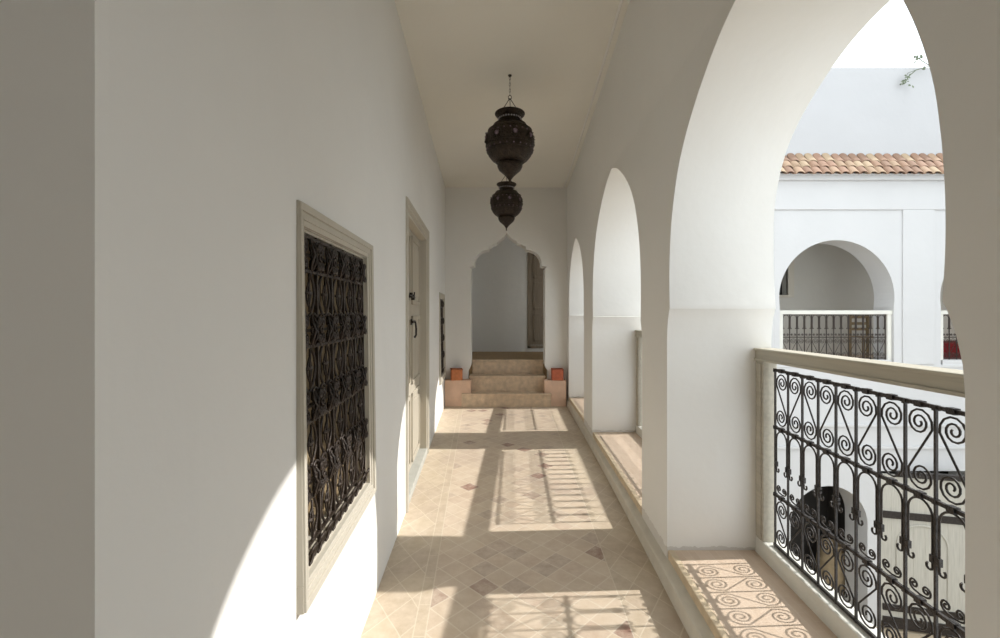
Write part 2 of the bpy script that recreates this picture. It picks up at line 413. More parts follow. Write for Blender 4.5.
# lower wall (below the niches) down to the courtyard
mb = MB()
for i in range(21):
    mb.box((0, YB+.5*i, -4.7), (1, YB+.5*(i+1), NICHE-.012), fn=lambda x, y, z: (XP(min(y, 6.4))+.06 if x < .5 else XO(y), y, z))
struct(mb.build('wall_courtyard_lower', M['facade']))
mb = MB(); mb.box((1.2, YB, CEIL+.05), (1.9, 8.3, 4.2)); struct(mb.build('wall_parapet', M['facade']))

# kerb along the foot of the arcade
mb = MB(); N_ = 24
for i in range(N_):
    y0 = YB+(YEND-YB)*i/N_; y1 = YB+(YEND-YB)*(i+1)/N_
    def P(y, k):
        w = .047-.025*max(0, y-1.76)/4.5
        return [(XP(y)-w, y, -.02), (XP(y)-w+.006, y, .066), (XP(y)-w+.014, y, .074), (XP(y)+.01, y, .094)][k]
    for k in range(3): mb.quad(P(y0, k), P(y1, k), P(y1, k+1), P(y0, k+1))
struct(mb.build('trim_1', M['kerb'], smooth=False, merge=1e-4))
# bead along the ceiling on the arcade side, and shadow-gap on the left
def along(mb, f, r, y0, y1, z): mb.tube([(f(y0+(y1-y0)*i/12), y0+(y1-y0)*i/12, z) for i in range(13)], r, 8)
def xtop(y): return XP(y)-max(0, min(.135, .105*(1-(y-2.53)/3.66)))
mb = MB(); along(mb, lambda y: xtop(y)-.045, .010, .3, YEND, CEIL+.003); struct(mb.build('trim_2', M['plaster'], smooth=True))

# niche floors (the raised sills inside each arch), their yellow edge and curb
for k, (yc, hw, R, ap) in enumerate(ARCHES):
    y0, y1 = yc-hw-.0, yc+hw
    mb = MB()
    mb.box((0, y0-.005, .02), (1, y1+.005, NICHE), fn=lambda x, y, z: (XP(y)+.035 if x < .5 else XR(y)-.03, y, z))
    struct(mb.build('floor_niche', M['niche']))
    mb = MB()
    mb.box((0, y0, .02), (1, y1, NICHE+.002), fn=lambda x, y, z: (XP(y)+.004 if x < .5 else XP(y)+.0348, y, z))
    struct(mb.build('trim_sill_edge', M['nicheedge'], bevel=.004))
    mb = MB()
    mb.box((0, y0-.0, .02), (1, y1, .205), fn=lambda x, y, z: (XR(y)-.050+(.012 if z > .2 else 0) if x < .5 else XO(y)+.015, y, z))
    struct(mb.build('trim_curb', M['curb'], bevel=.006))

# ---- end wall with ogee lobed arch
def XE(px): return (px-500)/F*YEND
def HE(py): return CAMH-(py-312)/F*YEND
lp = [(467.5,372),(469.5,369),(471,365),(471,268.5),(469.3,266.8),(474.3,266),(474.4,262),(475.4,258),(477.6,254.4),(481,251.6),(485,250),(488.8,249.8),(489.2,246.4),(491.2,245.9),(493.4,243.9),(496.9,243.4),(497.5,241),(500.5,239.7),(503.5,237.3),(505.4,235),(506.8,232.5)]
cx = 506.8
def mirror(p): return (cx+(cx-p[0])*(545-cx)/(cx-471), p[1])
L_ = [(XE(a), HE(b)) for a, b in lp]; R_ = [(XE(mirror(p)[0]), HE(p[1])) for p in lp[:-1]][::-1]
x0, x1 = L_[0][0], R_[-1][0]
poly = [(-1.3, -.2), (x0, -.2)] + L_ + R_ + [(x1, -.2), (1.6, -.2), (1.6, CEIL+.05), (-1.3, CEIL+.05)]
mb = MB(); mb.prism(poly, lambda x, h: (x, YEND, h), lambda x, h: (x, YEND+.26, h))
struct(mb.build('wall_end', M['plaster']))
# upper landing beyond
LAND = .606
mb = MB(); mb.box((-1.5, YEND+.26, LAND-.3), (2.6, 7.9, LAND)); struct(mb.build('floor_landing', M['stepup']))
DX0, DX1 = .53, 1.45
YB2 = 7.87
ysb = [-1.6, DX0, DX1, 2.7]; hsb = [-.2, .72, 2.55, CEIL+.05]
struct(grid_wall('wall_landing_back', ysb, hsb, {(1, 1)}, lambda y, h: (y, YB2, h), lambda y, h: (y, YB2+.3, h), M['plaster']))
mb = MB(); mb.box((-1.7, YEND+.26, -.2), (-1.5, 8.3, CEIL+.05)); struct(mb.build('wall_landing_left', M['plaster']))
mb = MB(); mb.box((1.75, YEND+.26, 2.5), (1.95, 8.3, CEIL+.05)); mb.box((1.75, YEND+.26, -.2), (1.95, 8.3, LAND+.02)); mb.box((1.75, 7.6, LAND), (1.95, 8.3, 2.5))
struct(mb.build('wall_landing_right', M['plaster']))

mb = MB(); mb.box((2.75, YEND-.1, -4), (2.85, 8.3, 3.6)); struct(mb.build('wall_sun_blocker', M['facade']))  # unseen wall added to keep the sun off the landing floor

# ------------------------------------------------------------ steps, blocks, planters
def stepbox(x0, x1, y0, y1, h0, h1):
    mb = MB(); mb.box((x0, y0, h0), (x1, y1, h1-.028)); mb.box((x0-.006, y0-.014, h1-.028), (x1+.006, y1, h1)); return mb
stair = thing('stone_staircase', 'three tan stone steps rising through the scalloped archway at the corridor end', 'stairs', (.1, 6.16, 0))
for (a, b, c, d, e, f) in ((-.525, .70, 6.16, 6.34, 0, .185), (-.425, .635, 6.335, 6.56, 0, .40), (-.403, .628, 6.55, 6.592, 0, .606)):
    if e == 0 and f < .2:
        m_ = stepbox(a-.1, b-.1, 0, .024, e, f); m_.box((-.392-.1, .024, 0), (.604-.1, d-6.16, f))
    else: m_ = stepbox(a-.1, b-.1, c-6.16, d-6.16, e, f)
    m_.build('step', M['step'], stair, bevel=.006)
mb = MB(); mb.box((XL(6.18)+.004, 6.185, 0), (-.40, 6.325, .36)); b1 = mb.build('plinth', M['salmon'], bevel=.006)
tag(b1, 'salmon plastered plinth left of the stone steps against the left wall', 'plinth')
mb = MB(); mb.box((.612, 6.185, 0), (XP(6.2)-.03, 6.325, .36)); b2 = mb.build('plinth', M['salmon'], bevel=.006)
tag(b2, 'salmon plastered plinth right of the stone steps beside the arcade', 'plinth')
def planter(x, y, m, label, rz):
    t = thing('terracotta_pot', label, 'pot', (x, y, .36), rz)
    w = .072; h = .15; mb = MB()
    mb.box((-w, -w, 0), (w, w, .012))
    for s in (-1, 1):
        mb.box((s*w-.006-.0*s, -w, 0), (s*w+.006, w, h)); mb.box((-w, s*w-.006, 0), (w, s*w+.006, h))
    mb.build('body', m, t, bevel=.003)
    mb = MB()
    for s in (-1, 1):
        mb.box((s*w-.010, -w-.01, h-.012), (s*w+.010, w+.01, h+.002)); mb.box((-w-.01, s*w-.010, h-.012), (w+.01, s*w+.010, h+.002))
    mb.build('rim', m, t, bevel=.003)
planter(-.605, 6.255, M['terra'], 'orange square terracotta pot on the plinth left of the steps', .18)
planter(.795, 6.255, M['terra2'], 'reddish square terracotta pot on the plinth right of the steps', -.03)

# ------------------------------------------------------------ wrought iron
def spiral(cx, cz, r0, r1, a0, turns, n=26, y=0, ccw=1):
    """from outside r1 at angle a0, winding inwards"""
    return [(cx+(r1+(r0-r1)*(i/n)**.85)*math.cos(a0+ccw*2*PI*turns*i/n), y, cz+(r1+(r0-r1)*(i/n)**.85)*math.sin(a0+ccw*2*PI*turns*i/n)) for i in range(n+1)]
S = .1034
SEG = dict(full=(26, 6, 10), low=(16, 4, 6))
def s_scroll(H, w=S, r=.0032, det='full'):
    n, k, _ = SEG[det]
    R1 = .44*w
    c1 = (.535*w, H-.47*w)
    sp = spiral(c1[0], c1[1], .07*w, R1, math.radians(197), 2.15, n, ccw=-1)   # outward end on the left, winding over the top
    top = sp[::-1]
    bot = [(w-x, y, H-z) for x, y, z in sp]
    mb = MB(); mb.tube(top+bot, r, k); return mb
def hoop(H, w=S, foot=.115, r=.0034, det='full'):
    n, k, m_ = SEG[det]
    R = .40*w; c = (w/2, H-R-.006); pts = []
    curl = [(c[0]-R+.012+.012*math.cos(a), 0, foot-.002+.012*math.sin(a)) for a in [PI*1.0+PI*1.3*i/6 for i in range(7)]][::-1]
    curl = [(c[0]-R-.0+.010*(1-math.cos(a)), 0, foot-.010*math.sin(a)) for a in [i*PI*1.3/6 for i in range(7)]][::-1]
    arc = [(c[0]+R*math.cos(PI-PI*i/m_), 0, c[1]+R*math.sin(PI-PI*i/m_)) for i in range(m_+1)]
    pts = curl + arc + [(w-x, y, z) for x, y, z in curl[::-1]]
    mb = MB(); mb.tube(pts, r, k)
    for s in (-1, 1):
        for z in (H*.45, foot+.03): mb.box((c[0]+s*R-.006, -.005, z-.007), (c[0]+s*R+.006, .005, z+.007))
    return mb
def small_scrolls(w=S, r=.0030, det='full'):
    n, k, _ = SEG[det]
    sp = spiral(.30*w, .31*w, .03*w, .17*w, math.radians(270), 1.6, n//2+6, ccw=-1)
    left = sp[::-1]
    right = [(w-x, y, z) for x, y, z in sp]
    mb = MB(); mb.tube(left+[(w*.5, 0, .115*w)]+right, r, k)
    return mb
def bar_mesh(H, z0=0, r=.0036, joints=(), det='full'):
    mb = MB(); mb.box((-r, -r, z0), (r, r, H))
    for z in joints: mb.box((-r*1.9, -r*1.9, z-.008), (r*1.9, r*1.9, z+.008))
    if det == 'full':
        for z in joints: mb.ball((0, -r*1.6, z), .006, 4)
    return mb
def flat_rail(L, r=.0058, z=0, n=0):
    mb = MB(); mb.box((-.01, -r*.8, -r), (L+.01, r*.8, r))
    for i in range(n):
        x = (i+.5)*L/n; mb.box((x-.012, -.009, -.009), (x+.012, .009, .009))
    return mb

# balcony railing; local x runs along the gallery away from the camera; z=0 at the curb top
Z0, Z1, Z2, Z3 = .008, .244, .557, .825
def make_railing(ncell, label, loc, rz, length, offset, group, mirror_start=0):
    t = thing('balcony_railing', label, 'railing', loc, rz, group)
    ir = M['iron']
    for nm, z in (('bottom_bar', Z0), ('lower_bar', Z1), ('middle_bar', Z2), ('top_bar', Z3)):
        put(nm, flat_rail(ncell*S, n=ncell if nm != 'bottom_bar' else 0).mesh(nm, ir), t, (offset, 0, z))
    bm_ = bar_mesh(Z3+.006, -.0, joints=(Z1, Z2, Z3-.002)).mesh('bar', ir)
    for i in range(ncell+1): put('bar', bm_, t, (offset+i*S, 0, 0))
    top = s_scroll(Z3-Z2-.014).mesh('scroll', ir, smooth=True); bot = s_scroll(Z1-Z0-.014).mesh('scroll', ir, smooth=True)
    hp = hoop(Z2-Z1-.01).mesh('hoop', ir, smooth=False); sm = small_scrolls().mesh('small_scroll', ir, smooth=True)
    for i in range(ncell):
        fl = (i+mirror_start) % 2 == 1
        for me_, z in ((top, Z2+.007), (bot, Z0+.007)):
            put('scroll', me_, t, (offset+(i+1 if fl else i)*S, 0, z), scale=((-1 if fl else 1), 1, 1))
        put('hoop', hp, t, (offset+i*S, 0, Z1+.005)); put('small_scroll', sm, t, (offset+i*S, 0, Z1+.006))
    # wooden hand rail and end posts
    w = M['rail']
    mb = MB(); hz = Z3+.034; up = lambda x, y, z: (x, y, z+.024*(1-x/length))
    mb.box((0, -.040, hz+.010), (length, .040, hz+.050), fn=up); mb.box((0, -.034, hz), (length, .046, hz+.012), fn=up); mb.box((0, -.046, hz+.048), (length, .048, hz+.060), fn=up)
    mb.build('handrail', w, t, bevel=.003)
    for x in (0, length-.07):
        mb = MB(); mb.box((x, -.028, -.002), (x+.07, .036, hz+.005+(.02 if x == 0 else 0))); mb.box((x+.015, .036, 0), (x+.055, .041, hz-.01)); mb.build('post', w, t, bevel=.003)
    return t
ROT = math.atan2(1, .06)
def rail_at(k, lab, mstart):
    yc, hw = ARCHES[k][0], ARCHES[k][1]
    y0, y1 = yc-hw, yc+hw; ROT = math.atan2(y1-y0, XR(y1)-XR(y0)); L = (y1-y0)/math.sin(ROT)
    n = int((L-.17)/S); off = L-.108-n*S
    return make_railing(n, lab, (XR(y0), y0, .205), ROT, L, off, 'wrought iron railings of the gallery arcade', mstart)
r1 = rail_at(1, 'black scrolled iron railing with wooden handrail in the nearest arch', 0)
rail_at(2, 'black scrolled iron railing seen as a sliver in the middle arch', 1)
rail_at(3, 'black scrolled iron railing in the farthest arch beside the steps, mostly hidden', 1)

# ------------------------------------------------------------ window grilles, frames, shutters
def almond(H, w=.13, r=.0042):
    mb = MB(); n = 12; k = w/.2
    for s in (-1, 1):
        mb.tube([(w/2+s*(.004+.068*k*math.sin(PI*i/n)**.75 if 0 < i < n else .004), 0, H*i/n) for i in range(n+1)], r, 5)
    for s in (-1, 1):      # inner bud: small pointed loop on a stem, with a collar
        mb.tube([(w/2+s*.024*k*math.sin(PI*i/8), -.002, H*.22+H*.5*i/8) for i in range(9)], r*.7, 5)
    mb.tube([(w/2, -.004, H*.1), (w/2, -.004, H*.9)], r*.8, 5)
    mb.box((w/2-.030*k, -.006, H*.47), (w/2+.030*k, .003, H*.47+.008))
    return mb
def cluster(H, w=.13, r=.0040):
    mb = MB(); k = w/.2
    for sx in (-1, 1):
        for sz in (-1, 1):
            for cxo, rr, yy in ((.048*k, .045*k, -.004), (.080*k, .022*k, -.014)):
                sp = spiral(0, 0, .005, rr*.95, 0, 1.6, 14)
                ox, oz = w/2+sx*cxo, H/2+sz*H*.25
                mb.tube([(ox+sx*x, yy, oz+sz*z) for x, y, z in sp], r, 5)
        mb.tube([(w/2+sx*.005, -.012, H*.1), (w/2+sx*.016, -.020, H*.3), (w/2+sx*.006, -.024, H*.5), (w/2+sx*.016, -.020, H*.7), (w/2+sx*.005, -.012, H*.9)], r, 5)
    for q in (0.0, .5): mb.tube([(w*q+.010*math.cos(a), -.014, H/2+.010*math.sin(a)) for a in [2*PI*i/8 for i in range(9)]], r, 4)
    return mb
def hook(w=.13, r=.0042):
    mb = MB(); R_ = w*.16
    mb.tube([(R_*math.cos(a), -.010-.016*math.sin(max(0, a)), R_*1.3+R_*1.3*math.sin(a)) for a in [-PI*.6+PI*1.7*i/9 for i in range(10)]], r, 5)
    return mb
def make_grille(loc, rz, W, label, ncol, H, group='ornate iron window grilles'):
    """local x away from camera, z up from 0; local -y faces the corridor after rotation"""
    t = thing('window_grille', label, 'window grille', loc, rz, group)
    ir = M['rust']; w = W/ncol
    bm_ = bar_mesh(H, r=.0050, joints=()).mesh('bar', ir)
    for i in range(ncol+1): put('bar', bm_, t, (min(W-.006, max(.006, i*w)), 0, 0))
    pitch = (H-.07)/4; AH = pitch*.54; BH = pitch*.46
    al = almond(AH+.02, w).mesh('almond_loop', ir, smooth=True); cl = cluster(BH, w).mesh('scroll_cluster', ir, smooth=True)
    hk = hook(w).mesh('hooked_scroll', ir, smooth=True)
    hb = MB(); hb.box((0, -.005, -.004), (W, .005, .004)); hbm = hb.mesh('cross_bar', ir)
    for k in range(4):
        z = .06+pitch*k
        for i in range(ncol): put('almond_loop', al, t, (i*w, 0, z-.01))
        for i in range(ncol): put('scroll_cluster', cl, t, (i*w, 0, z+AH))
        put('cross_bar', hbm, t, (0, 0, z+AH+BH/2)); put('cross_bar', hbm, t, (0, 0, z+AH+.004))
    for i in range(2*ncol): put('hooked_scroll', hk, t, ((i+.5)*w/2, 0, .008))
    put('cross_bar', hbm, t, (0, 0, .052)); put('cross_bar', hbm, t, (0, 0, .010)); put('cross_bar', hbm, t, (0, 0, H-.008))
    return t
ROTL = math.atan2(1, -.047)   # local x along +y world on the left wall; local -y -> +x world
def make_window(name, W, label_g, ncol):
    y0, y1, h0, h1 = W; L = (y1-y0); H = h1-h0
    win = struct(bpy.data.objects.new(name, None)); C.objects.link(win)
    win.location = (XL(y0), y0, h0); win.rotation_euler = (-.013, 0, ROTL)
    WL, WR, WT, WB = .034, .092, .062, .072      # near, far, top and bottom widths of the architrave
    def ring(mb, ka, kb, d0, d1, inn=0):
        l0, l1 = -WL*ka, -WL*kb+inn; r0, r1 = L+WR*kb-inn, L+WR*ka; b0, b1 = -WB*ka, -WB*kb+inn; t0, t1 = H+WT*kb-inn, H+WT*ka
        mb.box((l0, d0, b0), (r1, d1, b1)); mb.box((l0, d0, t0), (r1, d1, t1)); mb.box((l0, d0, b1), (l1, d1, t0)); mb.box((r0, d0, b1), (r1, d1, t0))
    mb = MB(); ring(mb, 1, 0, -.019, .03); ring(mb, .96, .62, -.025, .0); ring(mb, .45, .25, -.023, .0)
    mb.build('window_frame', M['greige'], win, bevel=.002)
    mb = MB(); ring(mb, 0, 0, -.002, .10, .008); mb.build('window_lining', M['greige'], win)
    mb = MB()
    mb.box((0, .065, 0), (L, .09, H))
    for q in range(2):
        a = L*(.02+.49*q); b = a+L*.47
        for (z0, z1) in ((.04, H*.46), (H*.52, H-.04)):
            mb.box((a, .058, z0), (b, .066, z0+.04)); mb.box((a, .058, z1-.04), (b, .066, z1)); mb.box((a, .058, z0), (a+.045, .066, z1)); mb.box((b-.045, .058, z0), (b, .066, z1))
    mb.build('shutter', M['shutter'], win)
    g = make_grille((XL(y0)-.002, y0+.008, h0+.010), ROTL, L-.016, label_g, ncol, H-.020)
    g.rotation_euler = (-.013, 0, ROTL)
    return win, g
w1, g1 = make_window('window_1', W1, 'large dark iron grille of loops and scrolls in the near window of the left wall', 5)
w2, g2 = make_window('window_2', W2, 'iron grille seen edge-on in the far window beyond the door', 5)

# ------------------------------------------------------------ door in the left wall
y0, y1, h0, h1 = D1; L = y1-y0; H = h1
door = struct(bpy.data.objects.new('door_1', None)); C.objects.link(door)
door.location = (XL(y0), y0, 0); door.rotation_euler = (0, 0, ROTL)
mb = MB(); f = .07
def ring3(mb, a, b, d0, d1):
    mb.box((-a, d0, H+b), (L+a, d1, H+a)); mb.box((-a, d0, 0.0), (-b, d1, H+b)); mb.box((L+b, d0, 0.0), (L+a, d1, H+b))
ring3(mb, f, 0, -.008, .02); ring3(mb, f*.95, .045, -.014, 0); ring3(mb, .025, .012, -.012, .0)
mb.build('door_frame', M['greige'], door, bevel=.003)
mb = MB(); ring3(mb, 0, -.03, .0, .10); mb.build('door_lining', M['greige'], door, bevel=.003)
mb = MB(); mb.box((0, -.004, -.0), (L, .3, .06)); mb.build('sill', M['sill'], door, bevel=.005)
for q in range(2):
    a = .03+(L-.06)*.5*q+.002; b = .03+(L-.06)*.5*(q+1)-.002
    mb = MB(); mb.box((a, .065, .062), (b, .095, H-.03))
    for z in (.1, .72, 1.36):
        z1_ = z+.55
        mb.box((a+.045, .054, z), (b-.045, .066, z+.03)); mb.box((a+.045, .054, z1_-.03), (b-.045, .066, z1_)); mb.box((a+.045, .054, z), (a+.07, .066, z1_)); mb.box((b-.07, .054, z), (b-.045, .066, z1_))
        mb.box((a+.10, .058, z+.07), (b-.10, .066, z1_-.07))
    lf = mb.build('door_leaf', M['door'], door, bevel=.003)
mb = MB(); bx = .55
mb.tube([(bx-.14, .046, 1.43), (bx+.10, .042, 1.415)], .006, 6); mb.tube([(bx-.02, .063, 1.43), (bx-.02, .03, 1.43), (bx-.02, .028, 1.455)], .006, 6); mb.box((bx-.06, .038, 1.41), (bx-.03, .066, 1.45)); mb.box((bx+.05, .038, 1.395), (bx+.08, .066, 1.44))
mb.build('bolt', M['iron'], door)
mb = MB(); mb.tube([(bx-.02, .064, 1.22), (bx-.02, .02, 1.22), (bx-.01, .016, 1.17), (bx, .018, 1.12), (bx-.01, .03, 1.10)], .008, 6); mb.tube([(bx-.09, .035, 1.225), (bx+.02, .030, 1.225)], .009, 6); mb.box((bx-.05, .046, 1.20), (bx+.01, .065, 1.245))
mb.build('door_handle', M['iron'], door)
# dim rooms behind the openings are closed off
mb = MB(); mb.box((-1.35, .8, -.2), (-1.05, YEND+.3, CEIL)); struct(mb.build('wall_room', M['plaster']))

# door in the back wall of the landing
door = struct(bpy.data.objects.new('door_2', None)); C.objects.link(door); door.location = (DX0, YB2, .72)
L = DX1-DX0; H = 2.55-.72
mb = MB()
mb.box((-.05, -.02, -.05), (0, .02, H+.05)); mb.box((L, -.02, -.05), (L+.05, .02, H+.05)); mb.box((-.05, -.02, H), (L+.05, .02, H+.05)); mb.box((-.05, -.02, -.05), (L+.05, .02, 0))
mb.build('door_frame', M['olddoor'], door, bevel=.003)
for q in range(2):
    a = L/2*q+.004; b = L/2*(q+1)-.004
    mb = MB(); mb.box((a, .05, 0), (b, .08, H))
    for z, z1_ in ((.06, .55), (.62, 1.1), (1.17, 1.6)):
        mb.box((a+.05, .035, z), (b-.05, .05, z+.04)); mb.box((a+.05, .035, z1_-.04), (b-.05, .05, z1_)); mb.box((a+.05, .035, z), (a+.08, .05, z1_)); mb.box((b-.08, .035, z), (b-.05, .05, z1_))
    mb.build('door_leaf', M['olddoor'], door, bevel=.002)

# ------------------------------------------------------------ lanterns
def make_lantern(y, x, zbot, label):
    t = thing('hanging_lantern', label, 'lantern', (x, y, zbot), 0, 'pierced copper lanterns')
    P = [(.004,0),(.010,.02),(.028,.045),(.055,.070),(.080,.092),(.092,.115),(.093,.135),(.085,.150)]
    mb = MB(); mb.lathe(P, 28); mb.ball((0, 0, -.004), .009, 6); mb.build('lower_bulb', M['lantern'], t, smooth=True)
    B = [(.084,.148),(.100,.150),(.132,.168),(.158,.20),(.173,.245),(.178,.290),(.174,.335),(.160,.375),(.132,.408),(.10,.430),(.080,.440),(.076,.452)]
    mb = MB(); mb.lathe(B, 36); 
    for r_, z in ((.168,.226),(.176,.270),(.160,.378),(.104,.152),(.118,.422)):
        mb.tube([(r_*1.005*math.cos(a), r_*1.005*math.sin(a), z) for a in [2*PI*i/36 for i in range(37)]], .004, 5)
    body = mb.build('body', M['lantern'], t, smooth=True)
    # jewelled medallions round the belly, each ringed by beads
    def bead_ring(rad, z, n, r, ph=0):
        m_ = MB()
        for k in range(n):
            a = 2*PI*(k+ph)/n; m_.ball((rad*math.cos(a), rad*math.sin(a), z), r, 5)
        return m_
    me_ = MB(); me_.ball((0, 0, 0), .020, 6)
    ring_ = MB(); ring_.tube([(0.003, .026*math.cos(a), .026*math.sin(a)) for a in [2*PI*i/14 for i in range(15)]], .004, 5)
    for k in range(10): ring_.ball((.006, .036*math.cos(2*PI*k/10), .036*math.sin(2*PI*k/10)), .004, 4)
    mm = me_.mesh('medallion', M['jewel'], smooth=True); rm = ring_.mesh('medallion_ring', M['lantern'], smooth=True)
    for k in range(8):
        a = 2*PI*(k+.25)/8
        put('medallion', mm, t, (.168*math.cos(a), .168*math.sin(a), .318), (0, 0, a)); put('medallion_ring', rm, t, (.174*math.cos(a), .174*math.sin(a), .318), (0, 0, a))
    bead_ring(.170, .350, 24, .006).build('bead_band', M['jewel'], t, smooth=True)
    bead_ring(.172, .240, 22, .006).build('bead_band', M['jewel'], t, smooth=True)
    bead_ring(.180, .290, 4, .011, .12).build('knob_band', M['lantern'], t, smooth=True)
    # pierced pale collar and flared rim
    mb = MB(); mb.lathe([(.076,.452),(.078,.47),(.084,.484)], 36); mb.build('collar', M['lantern'], t, smooth=True)
    bead_ring(.083, .468, 26, .0065).build('glass_band', M['jewelpale'], t, smooth=True)
    mb = MB(); mb.lathe([(.084,.482),(.096,.490),(.108,.500),(.112,.508),(.108,.514),(.098,.510),(.084,.495),(.07,.482)], 36); mb.build('rim', M['lantern'], t, smooth=True)
    apex = (0, 0, .625)
    for k in range(3):
        a = 2*PI*k/3+.52
        mb = MB(); mb.tube([(.104*math.cos(a), .104*math.sin(a), .508), apex], .0028, 5); mb.build('suspension_rod', M['iron'], t)
    top = CEIL-zbot
    mb = MB(); n = 14; z = .61
    mb.tube([(.012*math.cos(a), 0, .63+.016*math.sin(a)) for a in [2*PI*i/10 for i in range(11)]], .0028, 5)
    nl = int((top-.645)/.024); 
    for i in range(nl+1):
        zc = .658+(top-.658)*i/max(1, nl)
        c_ = [(.0052*math.cos(a), .015*math.sin(a)) for a in [2*PI*j/8 for j in range(9)]]
        mb.tube([((u_, 0, zc+v_) if i % 2 else (0, u_, zc+v_)) for u_, v_ in c_], .0018, 4)
    mb.build('chain', M['iron'], t)
    mb = MB(); mb.lathe([(.001, top), (.014, top), (.012, top-.008), (.003, top-.014)], 12); mb.build('ceiling_hook', M['iron'], t)
    return t
make_lantern(4.73*K, .073, 2.255, 'dark pierced copper lantern nearer the camera, hanging higher and larger in view')
make_lantern(7.19*K, .073, 2.225, 'dark pierced copper lantern farther off, hanging just above the scalloped arch in view')

# ------------------------------------------------------------ courtyard
YF = 12.2*K; GR = -4.7
def FX(px, Z=YF): return (px-500)/F*Z
def FH(py, Z=YF): return CAMH-(py-312)/F*Z
mb = MB(); mb.box((1.2, YB, GR-.2), (15, 13, GR)); struct(mb.build('floor_courtyard', M['ground']))
AX = [(3.35, 1.10), (6.42, 1.10), (9.49, 1.10), (12.56, 1.10)]
GA = [(6.27, .72)]
FL2 = .30
# upper storey facade: arches opening down to the curb, drawn as one outline from the top
base = FL2
poly = [(1.4, base)]
for (xc, hw) in AX: poly += arch_pts(xc, hw-.01, 1.10, 2.67, base, nub=.01, spr=1.40)
poly += [(15, base), (15, 4.02), (1.4, 4.02)]
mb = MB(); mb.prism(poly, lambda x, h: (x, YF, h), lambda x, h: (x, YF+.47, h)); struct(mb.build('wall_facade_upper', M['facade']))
# lower storey with archway and the gate opening
g0, g1_ = FX(878)+.03, FX(878)+1.9
gtop = FH(471)
poly = [(1.4, GR)] + arch_pts(6.27, .735, .735, FH(486), GR, nub=0, spr=FH(486)-.735) + [(g0, GR), (g0, gtop), (g1_, gtop), (g1_, GR), (15, GR), (15, base), (1.4, base)]
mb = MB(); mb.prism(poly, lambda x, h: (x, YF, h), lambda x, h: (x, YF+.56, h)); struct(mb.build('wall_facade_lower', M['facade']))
# curbs under far railings, ledges, framing strips
mb = MB(); mb.box((1.4, YF-.012, base-.06), (15, YF+.2, base)); 
for (xc, hw) in AX: mb.box((xc-hw+.05, YF+.0, base-.01), (xc+hw-.05, YF+.2, .385))
struct(mb.build('trim_facade_sill', M['facade'], bevel=.01))
for py in (424, 446):
    mb = MB(); mb.box((1.4, YF-.045, FH(py)-.05), (15, YF+.01, FH(py)), fn=None); struct(mb.build('trim_ledge', M['facade'], bevel=.01))
mb = MB(); mb.box((1.4, YF-.03, FH(210)), (15, YF, 3.84))
for k, (xc, hw) in enumerate(AX): mb.box((xc+1.24, YF-.03, .30), (xc+1.24+.61, YF, FH(210)+.001))
struct(mb.build('trim_facade_panel', M['facade'], bevel=.012))
mb = MB(); mb.box((1.4, YF-.10, FH(178.5)-.055), (15, YF+.05, FH(178.5)+.06)); struct(mb.build('trim_cornice', M['facade'], bevel=.02))
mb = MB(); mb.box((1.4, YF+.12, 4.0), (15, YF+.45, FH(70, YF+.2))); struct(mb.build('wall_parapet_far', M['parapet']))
mb = MB(); mb.box((12.2, YB, GR), (12.7, YF+.2, 5.6)); struct(mb.build('wall_courtyard_east', M['facade']))
# gallery behind the far arches
mb = MB(); mb.box((1.4, YF+.47, base-.2), (15, 10.7, base)); struct(mb.build('floor_far_gallery', M['step']))
mb = MB(); mb.box((1.4, YF+.4, 3.3), (15, 10.9, 3.5)); struct(mb.build('ceiling_far_gallery', M['plaster']))
wx0, wx1, wz0, wz1 = 5.6, (787.5-500)/F*10.55, FH(295, 10.55), FH(250, 10.55)
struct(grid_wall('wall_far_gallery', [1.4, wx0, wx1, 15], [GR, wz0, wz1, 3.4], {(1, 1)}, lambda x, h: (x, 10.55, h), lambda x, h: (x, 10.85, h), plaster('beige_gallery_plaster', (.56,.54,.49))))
w = struct(bpy.data.objects.new('window_3', None)); C.objects.link(w); w.location = (wx0, 10.55, wz0)
mb = MB(); W_, H_ = wx1-wx0, wz1-wz0
mb.box((-.1, -.03, -.06), (W_+.14, .05, 0)); mb.box((-.1, -.03, H_), (W_+.14, .05, H_+.1)); mb.box((W_, -.03, 0), (W_+.14, .05, H_)); mb.box((-.1, -.03, 0), (0, .05, H_))
mb.build('window_frame', M['greige'], w, bevel=.004)
mb = MB(); mb.box((0, .2, 0), (W_, .22, H_)); mb.box((W_/2-.02, .17, 0), (W_/2+.02, .2, H_)); mb.build('shutter', M['dark'], w)  # near-black panel: the unlit interior painted as a sheet in the opening
# store-rooms behind the lower arch and gate, their shade painted into near-black plaster
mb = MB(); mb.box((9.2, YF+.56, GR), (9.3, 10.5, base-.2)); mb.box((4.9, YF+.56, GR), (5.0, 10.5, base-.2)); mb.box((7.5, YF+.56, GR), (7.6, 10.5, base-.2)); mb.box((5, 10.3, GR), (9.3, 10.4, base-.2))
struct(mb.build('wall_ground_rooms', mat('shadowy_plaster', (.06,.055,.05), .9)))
# pot in the archway
t = thing('storage_jar', 'tan clay jar standing inside the dark ground-floor archway', 'jar', (FX(831.5, YF+.9), YF+.9, GR))
mb = MB(); mb.lathe([(.001,0),(.16,0),(.20,.1),(.27,.35),(.29,.6),(.26,.85),(.20,1.02),(.17,1.08)], 24); mb.build('body', mat('tan_clay', (.30,.23,.14), .8, var=.15, vscale=8), t, smooth=True)
mb = MB(); mb.lathe([(.17,1.07),(.20,1.10),(.20,1.14),(.15,1.14),(.14,1.05)], 24); mb.build('rim', mat('tan_clay_rim', (.38,.28,.17), .8), t, smooth=True)

